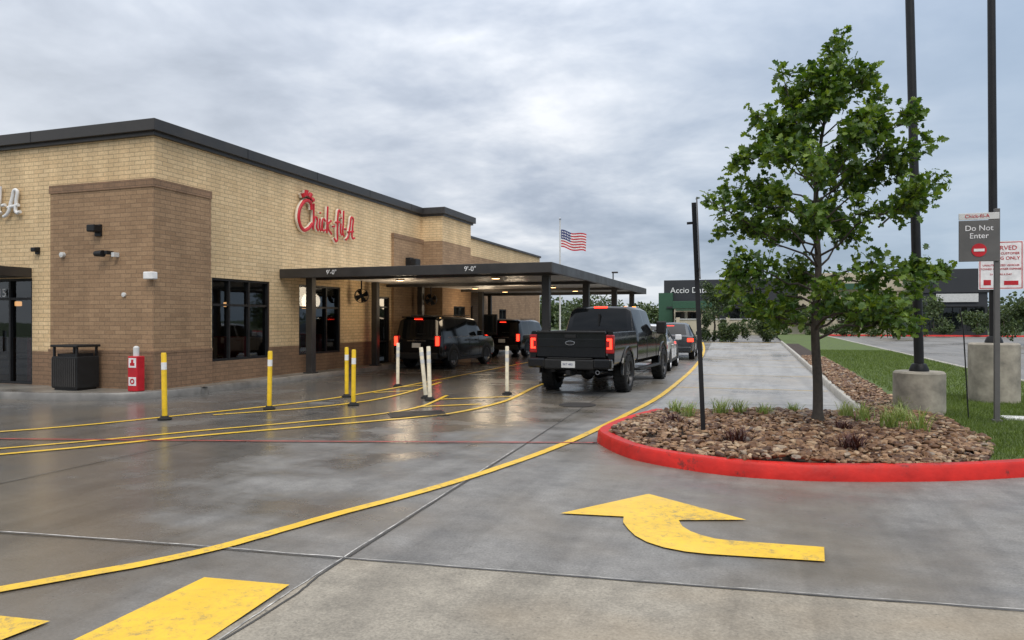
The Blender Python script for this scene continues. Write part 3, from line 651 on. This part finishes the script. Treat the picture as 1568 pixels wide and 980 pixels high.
for s,z,t in ((.115,2.99,'RESERVED'),(.058,2.89,'TENANT & CUSTOMER'),(.085,2.80,'PARKING ONLY'),(.048,2.67,'UNAUTHORIZED VEHICLES'),(.048,2.60,'TOWED AT OWNER EXPENSE'),(.045,2.50,'24 HOURS A DAY')): txt('text',t,s,(0,-.016,z),R90,M['red_sign'],PS,.002)
box('wheel_symbol',-.28,-.16,-.014,-.012,2.30,2.40,M['red_sign'],PS); box('tow_symbol',.05,.28,-.014,-.012,2.30,2.38,M['red_sign'],PS)
box('strap',-.18,.02,0,.2,2.9,2.94,M['chrome'],PS); box('strap',-.18,.02,0,.2,2.4,2.44,M['chrome'],PS)
DN=empty('do_not_enter_sign',(3.4,12.62,.1))
box('post',-.035,.035,-.035,.035,0,3.22,M['sign_grey'],DN,.005); box('footing',-.06,.06,-.06,.06,0,.06,M['sign_grey'],DN)
box('panel',-.51,.02,-.055,-.036,2.43,3.05,M['sign_grey'],DN,.006); box('header',-.51,.02,-.056,-.036,3.06,3.16,M['plate'],DN,.004)
txt('header_text','Chick-fil-A',.075,(-.27,-.06,3.11),R90,M['red_sign'],DN,.001)
txt('text','Do Not\nEnter',.115,(-.245,-.058,2.87),R90,M['panel_white'],DN,.002)
lathe('disc',[(.001,-.062),(.10,-.062),(.10,-.055)],M['red_sign'],DN,(-.245,0,2.60),'y',28); box('bar',-.315,-.175,-.067,-.063,2.58,2.62,M['white'],DN)
ES=empty('traffic_sign',(-.67,9.84,.1)); ES.rotation_euler=(0,rad(-2.3),math.atan2(.67,9.84))
box('post',-.03,.03,-.03,.03,0,3.1,M['black_metal'],ES,.004); box('panel',.032,.048,-.22,.22,2.1,3.14,M['sign_grey'],ES,.004)
box('clip',-.1,-.03,-.02,.02,2.82,2.85,M['black_metal'],ES); box('clip',-.005,.05,-.05,.05,2.2,2.23,M['black_metal'],ES)
ST=empty('marker_stake'); tubes('rod',[([np.array(p) for p in ((3.10,12.9,.1),(3.06,12.9,.9),(3.03,12.9,1.5),(2.98,12.9,1.82))],[.010]*4)],M['black_metal'],ST)
box('utility_cover',3.6,4.0,12.9,13.2,.11,.16,M['plate'],None,.01)

FP=empty('flagpole',(-12.3,46.2,0))
lathe('pole',[(.06,0),(.045,8.2),(.001,8.2)],M['plate'],FP); lathe('finial',[(.001,8.2),(.08,8.26),(.08,8.34),(.001,8.4)],M['chrome'],FP)
nx,nz=30,13; V=[];Fc=[];MI=[]
for j in range(nz+1):
    for i in range(nx+1):
        u=i/nx; w=j/nz
        V.append((.07+1.62*u, .16*math.sin(u*9+w*1.3)*u+.3*u, 7.55-1.15*w-.30*u+.07*math.sin(u*8+1)))
for j in range(nz):
    for i in range(nx):
        a=j*(nx+1)+i; Fc.append((a,a+1,a+nx+2,a+nx+1))
        if j<7 and i<12: MI.append(1 if (i%2==1 and j%2==1) else 2)
        else: MI.append(0 if j%2==0 else 1)
mesh('flag',V,Fc,[M['flag_red'],M['flag_white'],M['flag_blue']],FP,MI,smooth=True,sharp=180)
e=empty('street_lamp',(-11.4,60,0)); lathe('pole',[(.07,0),(.05,5.6)],M['bronze'],e); box('head',-.1,.4,-.12,.12,5.55,5.68,M['bronze'],e,.02)

# ---------------------------------------------------------------- vehicles
def loft(name,sts,flags,mats,parent,bevel=.025):
    V=[];F=[];MI=[]
    for (y,zb,zs,zt,w,wr) in sts:
        zz=max(zt-.07,zs+.004)
        h=[(0,zb),(w*.9,zb),(w,zb+.1),(w*1.005,zb+(zs-zb)*.6),(w*.965,zs),(wr,zz),(wr-.13,zt+.002*(zt>zs)),(0,zt+.025)]
        ring=h+[(-a,b) for a,b in h[-2:0:-1]]
        V+=[(a,y,b) for a,b in ring]
    for s in range(len(sts)-1):
        for k in range(14):
            k2=(k+1)%14; kk=k if k<7 else 13-k
            F.append((s*14+k,s*14+k2,(s+1)*14+k2,(s+1)*14+k)); fl=flags[s]
            MI.append(1 if (kk==4 and 's' in fl) or (kk==6 and 't' in fl) else 0)
    F.append(tuple(range(14))); MI.append(0); F.append(tuple(range((len(sts)-1)*14,len(sts)*14))); MI.append(0)
    return mesh(name,V,F,mats,parent,MI,smooth=True,bevel=bevel)
def wheel(parent,x,y,r,side,rim,w=.24):
    o=w/2
    pr=[(r*.62,-o),(r*.93,-o),(r,-o+.03),(r,o-.03),(r*.93,o),(r*.68,o),(r*.64,o-.03),(r*.60,o-.08),(.001,o-.09)]
    pr=[(a,b*side) for a,b in pr]
    lathe('wheel',pr,[M['rubber'],rim,M['black_metal']],parent,(x,y,r),'x',28,mi=[0,0,0,0,0,1,1,2])
    for k in range(6):
        a=k*math.pi/3; c,s=math.cos(a),math.sin(a); n=.03; xo=x+side*(o-.035)
        v=[(xo,y+n*-s+.04*c,r+n*c+.04*s),(xo,y+n*s+.04*c,r-n*c+.04*s),(xo,y+n*1.3*s+r*.62*c,r-n*1.3*c+r*.62*s),(xo,y-n*1.3*s+r*.62*c,r+n*1.3*c+r*.62*s)]
        v+= [(q[0]-side*.04,q[1],q[2]) for q in v]
        mesh('spoke',v,[(0,1,2,3),(0,4,5,1),(1,5,6,2),(2,6,7,3),(3,7,4,0)],rim,parent)
    lathe('hub',[(.001,side*(o-.025)),(.05,side*(o-.03)),(.055,side*(o-.07))],rim,parent,(x,y,r),'x',14)
def arch(parent,x,y,r,side,zb,mat):
    R=r+.075; v=[];n=16
    for k in range(n+1):
        a=math.pi*k/n; v.append((x,y+R*math.cos(a),r+R*math.sin(a)))
    v.append((x,y-R,zb)); v.append((x,y+R,zb)); m=len(v); v+=[(a-side*.05,b,c) for a,b,c in v]
    mesh('wheel_arch',v,[tuple(range(m))]+[(i,(i+1)%m,m+(i+1)%m,m+i) for i in range(m)],mat,parent)
def car(name,x,y,hd,paint,kind='suv',L=4.7,W=.9,H=1.78,on=True,rim=None):
    e=empty(name,(x,y,0),-hd); r=.37 if kind=='suv' else .33; rim=rim or M['rim']
    if kind=='suv':
        zs=H*.60; w=W; k=L/4.7
        sts=[(0,.42,zs-.12,zs-.10,w*.93,w*.86),(.06,.34,zs,zs+.02,w*.97,w*.88),(.20*k,.32,zs,H-.09,w*.99,w*.82),(.42*k,.3,zs,H-.02,w,w*.82),(.55*k,.3,zs,H,w,w*.82),(1.30*k,.28,zs,H,w,w*.82),(1.38*k,.28,zs,H,w,w*.82),(2.25*k,.28,zs,H,w,w*.82),(2.33*k,.28,zs,H-.005,w,w*.81),(3.05*k,.28,zs-.01,H-.05,w,w*.79),(3.15*k,.28,zs-.01,H-.08,w,w*.79),(3.68*k,.28,zs-.03,zs+.06,w,w*.84),(4.3*k,.3,zs-.06,zs-.01,w*.98,w*.86),(4.62*k,.32,zs-.14,zs-.10,w*.94,w*.8),(4.7*k,.4,zs-.4,zs-.36,w*.87,w*.72)]
        fl=['','t','','','s','','s','','s','','ts','','','']
        zl0,zl1=zs-.27,zs+.03; lw=.065
    else:
        zs=H*.63; w=W; k=L/4.6
        sts=[(0,.4,zs-.05,zs-.02,w*.9,w*.8),(.1,.3,zs+.02,zs+.05,w*.96,w*.84),(.55*k,.28,zs+.02,zs+.06,w*.99,w*.82),(1.15*k,.26,zs,H-.06,w,w*.70),(1.3*k,.26,zs,H-.02,w,w*.70),(2.0*k,.26,zs,H,w,w*.71),(2.08*k,.26,zs,H,w,w*.71),(2.8*k,.26,zs-.01,H-.05,w,w*.71),(3.55*k,.26,zs-.04,zs,w,w*.8),(4.3*k,.3,zs-.15,zs-.12,w*.95,w*.8),(4.6*k,.38,zs-.35,zs-.33,w*.82,w*.7)]
        fl=['','','ts','s','s','','s','ts','','']
        zl0,zl1=zs-.2,zs-.06; lw=.12
    loft('body',sts,fl,[paint,M['car_glass']],e)
    ry=.21*L; fy=.80*L
    for sd in (1,-1):
        for yy in (ry,fy):
            arch(e,sd*(w*1.008),yy,r,sd,.28,M['plastic']); wheel(e,sd*(w-.105),yy,r,sd,rim)
        box('tail_light_housing',sd*w*.85-.10,sd*w*.85+.10,-.006,.11,zl0-.03,zl1+.03,M['tail_off'],e,.02)
        box('tail_light',sd*w*.87-lw,sd*w*.87+lw,-.016,.02,zl0,zl1,M['tail_on'] if on else M['tail_off'],e,.008)
        box('mirror',sd*w+(-.02 if sd>0 else -.2),sd*w+(.2 if sd>0 else .02),.62*L,.62*L+.1,zs+.02,zs+.2,paint,e,.03)
        for yy in (.295*L,.485*L,.67*L): box('door_seam',sd*w*1.007-.003,sd*w*1.007+.003,yy,yy+.012,.42,zs-.04,M['plastic'],e)
        for yy in (.42*L,.6*L): box('door_handle',sd*w*1.0-.02,sd*w*1.0+.03,yy,yy+.16,zs-.14,zs-.11,paint if on else M['chrome'],e,.008)
        if kind=='suv':
            box('roof_rail',sd*w*.70-.015,sd*w*.70+.015,.16*L,.6*L,H+.02,H+.05,M['plastic'],e,.01)
            box('window_trim',sd*w*.972-.006,sd*w*.972+.006,.12*L,.66*L,zs-.012,zs+.012,M['chrome'],e,.003)
        box('sill',sd*w-.03,sd*w+.01,ry+r+.1,fy-r-.1,.27,.36,M['plastic'],e,.01)
    box('rear_bumper',-w*.9,w*.9,-.07,.15,.34,.56,M['plastic'] if kind=='suv' else paint,e,.04)
    box('licence_plate',-.16,.16,-.022,-.004,zs-.34,zs-.19,M['plate'],e)
    box('tailgate_trim',-.35,.35,-.02,-.002,zs-.13,zs-.10,M['chrome'],e,.005)
    box('high_stop_light',-.14,.14,.1,.18,H-.115,H-.095,M['tail_on'] if on else M['tail_off'],e,.005)
    if kind=='suv':
        box('roof_spoiler',-w*.66,w*.66,.04,.34,H-.05,H-.01,paint,e,.015); box('rear_wiper',-.02,.3,.06,.08,zs+.1,zs+.125,M['plastic'],e)
    lathe('exhaust_tip',[(.025,-.06),(.035,-.06),(.035,.05)],M['chrome'],e,(.5*w,0,.33),'y',12)
    for sd in (1,-1): box('head_light',sd*w*.68-.14,sd*w*.68+.14,L-.25,L-.06,zs-.3,zs-.17,M['plate'],e,.03)
    return e
car('parked_suv',-10.78,21.9,rad(3),M['paint_black'])
car('parked_suv',-10.7,30.2,rad(3),M['paint_black'],L=4.5,W=.88,H=1.66)
car('parked_car',-3.55,22.9,rad(-1),M['paint_white'],'sedan',4.6,.9,1.5,False)
car('parked_car',-3.4,30.4,rad(-2),M['paint_grey'],'sedan',4.6,.92,1.52,True)

def truck(x,y,hd):
    e=empty('pickup_truck',(x,y,0),-hd); P=M['paint_black']; W=.96
    def b(n,*a,m=P,bv=.015): return box(n,*a,m,e,bv)
    for sd in (1,-1):
        v=[]
        sec=[(W-.04,.66),(W,.74),(W+.005,1.05),(W-.005,1.25),(W-.03,1.385),(W-.06,1.40),(W-.13,1.395),(W-.14,.86)]
        for yy in (.05,.7,1.9,2.16): v+=[(sd*a,yy,z) for a,z in sec]
        f=[(s*8+k,s*8+k+1,(s+1)*8+k+1,(s+1)*8+k) for s in range(3) for k in range(7)]+[tuple(range(8)),tuple(range(24,32))]
        mesh('bed_side',v,f,P,e,smooth=True,bevel=.006)
        v=[];n=20
        for k in range(n+1):
            a=math.pi*(k/n)*1.04-.06
            for rr,xx in ((.50,W-.01),(.51,W+.035),(.585,W+.03),(.60,W-.005)): v.append((sd*xx,1.27+rr*math.cos(a),.46+rr*math.sin(a)))
        ff=[(i*4+k,i*4+k+1,(i+1)*4+k+1,(i+1)*4+k) for i in range(n) for k in range(3)]
        mesh('fender_flare_rear',v,ff,P,e,smooth=True)
        mesh('fender_flare_front',[(p[0],p[1]+4.05,p[2]) for p in v],ff,P,e,smooth=True)
        TV=[];TF=[]
        for yy in (1.27,5.32):
            arch(e,sd*(W+.009),yy,.45,sd,.62,M['black_metal']); wheel(e,sd*(W-.10),yy,.43,sd,M['rim_dark'],.29)
            for k in range(40):
                a=k*math.pi/20; c,s=math.cos(a),math.sin(a)
                xa=sd*(W-.10)+(.065 if k%2 else -.065); bs=len(TV)
                for R in (.428,.443):
                    TV+=[(xa+dx,yy+R*c-dt*s,.43+R*s+dt*c) for dx,dt in ((-.075,.02),(.075,.02),(.075,-.02),(-.075,-.02))]
                TF+=[tuple(bs+q for q in t) for t in ((4,5,6,7),(0,1,5,4),(1,2,6,5),(2,3,7,6),(3,0,4,7))]
        mesh('tyre_tread',TV,TF,M['rubber'],e)
        def sp(a,c_): return (a,c_) if sd>0 else (-c_,-a)
        b('tail_light_housing',*sp(W-.17,W+.004),-.012,.10,.93,1.33,m=M['tail_off'],bv=.02)
        b('tail_light_lit',*sp(W-.085,W-.03),-.022,-.010,1.02,1.25,m=M['tail_on'],bv=.006)
        b('tail_light_lit_top',*sp(W-.145,W-.085),-.021,-.010,1.20,1.25,m=M['tail_on'],bv=.006); b('tail_light_lit_low',*sp(W-.145,W-.085),-.021,-.010,1.02,1.06,m=M['tail_on'],bv=.006)
        b('mirror',*sp(W+.02,W+.28),4.28,4.42,1.28,1.62,m=M['plastic'],bv=.04); b('mirror_arm',*sp(W-.04,W+.1),4.34,4.40,1.34,1.38,m=M['plastic'])
        b('running_board',*sp(W-.06,W+.10),2.1,4.5,.44,.50,m=M['plastic'],bv=.02)
        for yy in (2.22,3.28,4.40): b('door_seam',*sp(W+.003,W+.009),yy,yy+.014,.68,1.30,m=M['plastic'],bv=0)
        for yy in (2.9,3.95): b('door_handle',*sp(W-.01,W+.035),yy,yy+.2,1.16,1.20,m=M['plastic'],bv=.01)
        b('bumper_end',*sp(.55,W-.01),-.16,.06,.60,.82,bv=.04)
        b('head_light',*sp(.62,.9),6.05,6.2,.98,1.22,m=M['plate'],bv=.03)
    b('bed_floor',-W+.14,W-.14,.08,2.14,.84,.88,m=M['plastic'],bv=0); b('bed_front',-W+.14,W-.14,2.08,2.16,.8,1.39)
    b('tailgate',-W+.172,W-.172,-.02,.06,.83,1.385,bv=.02); b('tailgate_top_cap',-W+.18,W-.18,-.045,.07,1.36,1.41,m=M['plastic'],bv=.015)
    b('tailgate_band',-W+.2,W-.2,-.032,-.018,1.06,1.24,bv=.01); b('tailgate_handle',-.13,.13,-.04,-.03,1.26,1.33,m=M['plastic'],bv=.01)
    o=lathe('badge',[(.001,-.052),(.095,-.050),(.10,-.035)],M['chrome'],e,(0,0,0),'y',24); o.scale=(1.15,1,.5); o.location=(0,0,1.15)
    o=lathe('badge_face',[(.001,-.056),(.08,-.055)],M['black_metal'],e,(0,0,0),'y',24); o.scale=(1.2,1,.48); o.location=(0,0,1.15)
    b('bumper_centre',-.56,.56,-.17,.05,.58,.80,m=M['plastic'],bv=.03); b('bumper_step',-.5,.5,-.15,.02,.802,.83,m=M['rubber'],bv=.01)
    b('licence_plate',-.155,.155,-.182,-.172,.62,.76,m=M['plate'],bv=0); b('plate_frame',-.175,.175,-.177,-.171,.60,.78,m=M['plastic'],bv=.004)
    txt('plate_text','RKT 4821',.06,(0,-.184,.69),(rad(90),0,0),M['flag_blue'],e,.001)
    b('hitch',-.05,.05,-.2,.3,.46,.56,m=M['black_metal'],bv=.01); b('axle',-.75,.75,1.2,1.34,.36,.48,m=M['black_metal'],bv=.03)
    lathe('differential',[(.001,-.16),(.13,-.1),(.17,0),(.13,.1),(.001,.16)],M['black_metal'],e,(0,1.27,.42),'y',16)
    b('frame_rail',-.5,-.4,.1,5.8,.5,.66,m=M['black_metal'],bv=0); b('frame_rail',.4,.5,.1,5.8,.5,.66,m=M['black_metal'],bv=0)
    for sx in (-.45,.45): b('leaf_spring',sx-.04,sx+.04,.6,1.95,.32,.36,m=M['black_metal'],bv=.01)
    b('spare_tyre',-.36,.36,.3,.95,.56,.72,m=M['rubber'],bv=.08); lathe('exhaust_tip',[(.035,-.1),(.045,-.1),(.045,.6)],M['chrome'],e,(.62,.05,.52),'y',14)
    zs=1.36;H=1.98
    sts=[(2.2,.62,zs,zs+.02,W-.01,W-.10),(2.205,.6,zs,zs+.1,W,W-.12),(2.38,.6,zs,H-.05,W,W-.20),(2.46,.6,zs,H-.01,W,W-.20),(3.22,.6,zs,H,W,W-.20),(3.32,.6,zs,H,W,W-.20),(4.0,.6,zs-.02,H-.03,W,W-.20),(4.10,.6,zs-.02,H-.06,W,W-.20),(4.62,.6,zs-.04,zs+.06,W,W-.14),(5.3,.62,zs-.06,zs,W,W-.14),(5.95,.64,zs-.10,zs-.06,W-.01,W-.15),(6.1,.68,zs-.2,zs-.18,W-.04,W-.16)]
    fl=['','t','','s','','s','','ts','','','']
    loft('cab_and_hood',sts,fl,[P,M['car_glass']],e,.03)
    b('rear_window_frame',-.015,.015,2.2,2.30,1.50,1.8,m=M['plastic'],bv=0)
    b('third_stop_light',-.17,.17,2.37,2.41,1.945,1.985,m=M['tail_on'],bv=.004)
    for sx in (-.45,-.22,0,.22,.45): b('roof_marker',sx-.04,sx+.04,3.95,4.05,1.965,2.01,m=M['amber'],bv=.01)
    b('grille',-.6,.6,6.08,6.16,.72,1.2,m=M['black_metal'],bv=.02); b('front_bumper',-.95,.95,6.05,6.28,.5,.74,bv=.04)
truck(-3.86,15.4,rad(4.2))

# ---------------------------------------------------------------- background buildings
def shop(name,x0,x1,y,h,wallm,bandm,hb,nw,d=14):
    e=empty(name); box('walls',x0,x1,y,y+d,0,h-hb,wallm,e); box('parapet',x0-.15,x1+.15,y-.15,y+d,h-hb,h,bandm,e,.03)
    w=(x1-x0)/nw
    for i in range(nw):
        box('window',x0+i*w+w*.12,x0+(i+1)*w-w*.12,y-.04,y-.002,.5,min(3.0,h-hb-.4),M['glass'],e)
        box('mullion',x0+(i+.5)*w-.04,x0+(i+.5)*w+.04,y-.07,y-.041,.5,min(3.0,h-hb-.4),M['black_metal'],e)
    box('awning',x0+.3,x1-.3,y-1.2,y-.16,min(3.1,h-hb-.25),min(3.3,h-hb-.1),bandm,e); return e
a=shop('office_building',-10.9,4.2,92,6.6,M['charcoal'],M['charcoal'],2.6,6); txt('sign_text','Accio Data',1.0,(-8.0,91.8,5.3),R90,M['white'],a,.03)
box('green_corner',-11.6,-9.9,91.0,92,0,5,M['green'],a); box('rooftop_unit',-2,1,96,98,6.6,7.4,M['plate'],a)
shop('cafe_building',-9.4,-5.2,88.0,3.9,M['cream'],M['green'],.9,3,3)
b2=shop('retail_building',4.6,16.4,93,7.2,M['cream'],M['cream'],2.2,6); box('green_roof',6,12,92.4,92.8,5.2,5.9,M['green'],b2,.02); txt('sign_text','Wayfare',1.1,(11,92.6,4.3),R90,M['white'],b2,.03)
b3=shop('office_building',16.8,23.4,90,7.2,M['charcoal'],M['charcoal'],2.6,3); box('upper_window',18.5,22.5,89.8,89.84,3.6,4.5,M['plate'],b3)
W=empty('boundary_wall'); box('panel',-9,14,86.6,86.8,0,1.7,M['cream'],W); box('cap',-9.1,14.1,86.5,86.9,1.7,1.8,M['plate'],W)
for i in range(9): box('pier',-9+i*2.8,-8.6+i*2.8,86.45,86.95,0,1.95,M['cream'],W)
kerb('red_kerb',[np.array((x,82.0)) for x in (6.9,30,60)],.2,.15,M['kerb_red'])

# ---------------------------------------------------------------- world, sun, camera
SUNAZ=150; SUNEL=50
w=bpy.data.worlds.new('World'); S.world=w; w.use_nodes=True; nt=w.node_tree; nt.nodes.clear()
sky=N(nt,'ShaderNodeTexSky',sky_type='NISHITA'); sky.sun_disc=False; sky.sun_elevation=rad(SUNEL); sky.sun_rotation=rad(SUNAZ)
b1=N(nt,'ShaderNodeBackground'); b1.inputs[1].default_value=.08; nt.links.new(sky.outputs[0],b1.inputs[0])
tc=N(nt,'ShaderNodeTexCoord').outputs['Generated']; sp=N(nt,'ShaderNodeSeparateXYZ'); nt.links.new(tc,sp.inputs[0])
zc=mth(nt,'ADD',mth(nt,'MAXIMUM',sp.outputs[2],0.0),.20)
cx=mth(nt,'DIVIDE',sp.outputs[0],zc); cy=mth(nt,'DIVIDE',sp.outputs[1],zc)
cb=N(nt,'ShaderNodeCombineXYZ'); nt.links.new(cx,cb.inputs[0]); nt.links.new(cy,cb.inputs[1]); cb.inputs[2].default_value=3.7
n1=noise(nt,cb.outputs[0],.75,5,.55,.35); n2=noise(nt,cb.outputs[0],2.4,5,.6,.2)
k=mth(nt,'ADD',mth(nt,'MULTIPLY',n1,.68),mth(nt,'MULTIPLY',n2,.32))
east=mth(nt,'ADD',mth(nt,'MULTIPLY',sp.outputs[0],1.9),.50,True)
cl=ramp(nt,k,[(.37,(.25,.30,.385)),(.43,(.36,.415,.51)),(.49,(.48,.535,.63)),(.55,(.65,.695,.77)),(.62,(.90,.92,.96))])
veil=mixc(nt,mth(nt,'MULTIPLY',sp.outputs[2],2.2,True),(.47,.60,.74),(.32,.41,.55))
c=mixc(nt,mth(nt,'MULTIPLY',east,.78),cl,veil)
west=mth(nt,'MULTIPLY',mth(nt,'SUBTRACT',mth(nt,'MULTIPLY',sp.outputs[0],-1.0),.33),1.9,True)
lowz=mth(nt,'SUBTRACT',1.0,mth(nt,'MULTIPLY',sp.outputs[2],1.5),True)
c=mixc(nt,mth(nt,'MULTIPLY',west,mth(nt,'MULTIPLY',lowz,.75)),c,(.92,.94,.96))
z2=mth(nt,'MULTIPLY',sp.outputs[2],sp.outputs[2])
top=mth(nt,'MULTIPLY',mth(nt,'SUBTRACT',sp.outputs[2],.45),2.0,True)
c=mixc(nt,top,c,(.72,.71,.70))
zz=mth(nt,'ADD',mth(nt,'MULTIPLY',z2,2.2),1.02)
b2n=N(nt,'ShaderNodeBackground'); nt.links.new(c,b2n.inputs[0]); nt.links.new(zz,b2n.inputs[1])
mx=N(nt,'ShaderNodeMixShader'); mx.inputs[0].default_value=.9; nt.links.new(b1.outputs[0],mx.inputs[1]); nt.links.new(b2n.outputs[0],mx.inputs[2])
out=N(nt,'ShaderNodeOutputWorld'); nt.links.new(mx.outputs[0],out.inputs[0])
sd=Vector((math.sin(rad(SUNAZ))*math.cos(rad(SUNEL)),math.cos(rad(SUNAZ))*math.cos(rad(SUNEL)),math.sin(rad(SUNEL))))
sl=bpy.data.lights.new('sun','SUN'); sl.energy=1.5; sl.angle=rad(30); sl.color=(1,.94,.86)
so=bpy.data.objects.new('sun',sl); so.rotation_euler=(-sd).to_track_quat('-Z','Y').to_euler(); link(so)
cam=bpy.data.cameras.new('camera'); cam.lens=25.48; cam.sensor_width=36; cam.clip_end=3000
co=bpy.data.objects.new('camera',cam); co.location=(0,0,1.65); co.rotation_euler=(rad(90),0,rad(18.7)); link(co); S.camera=co
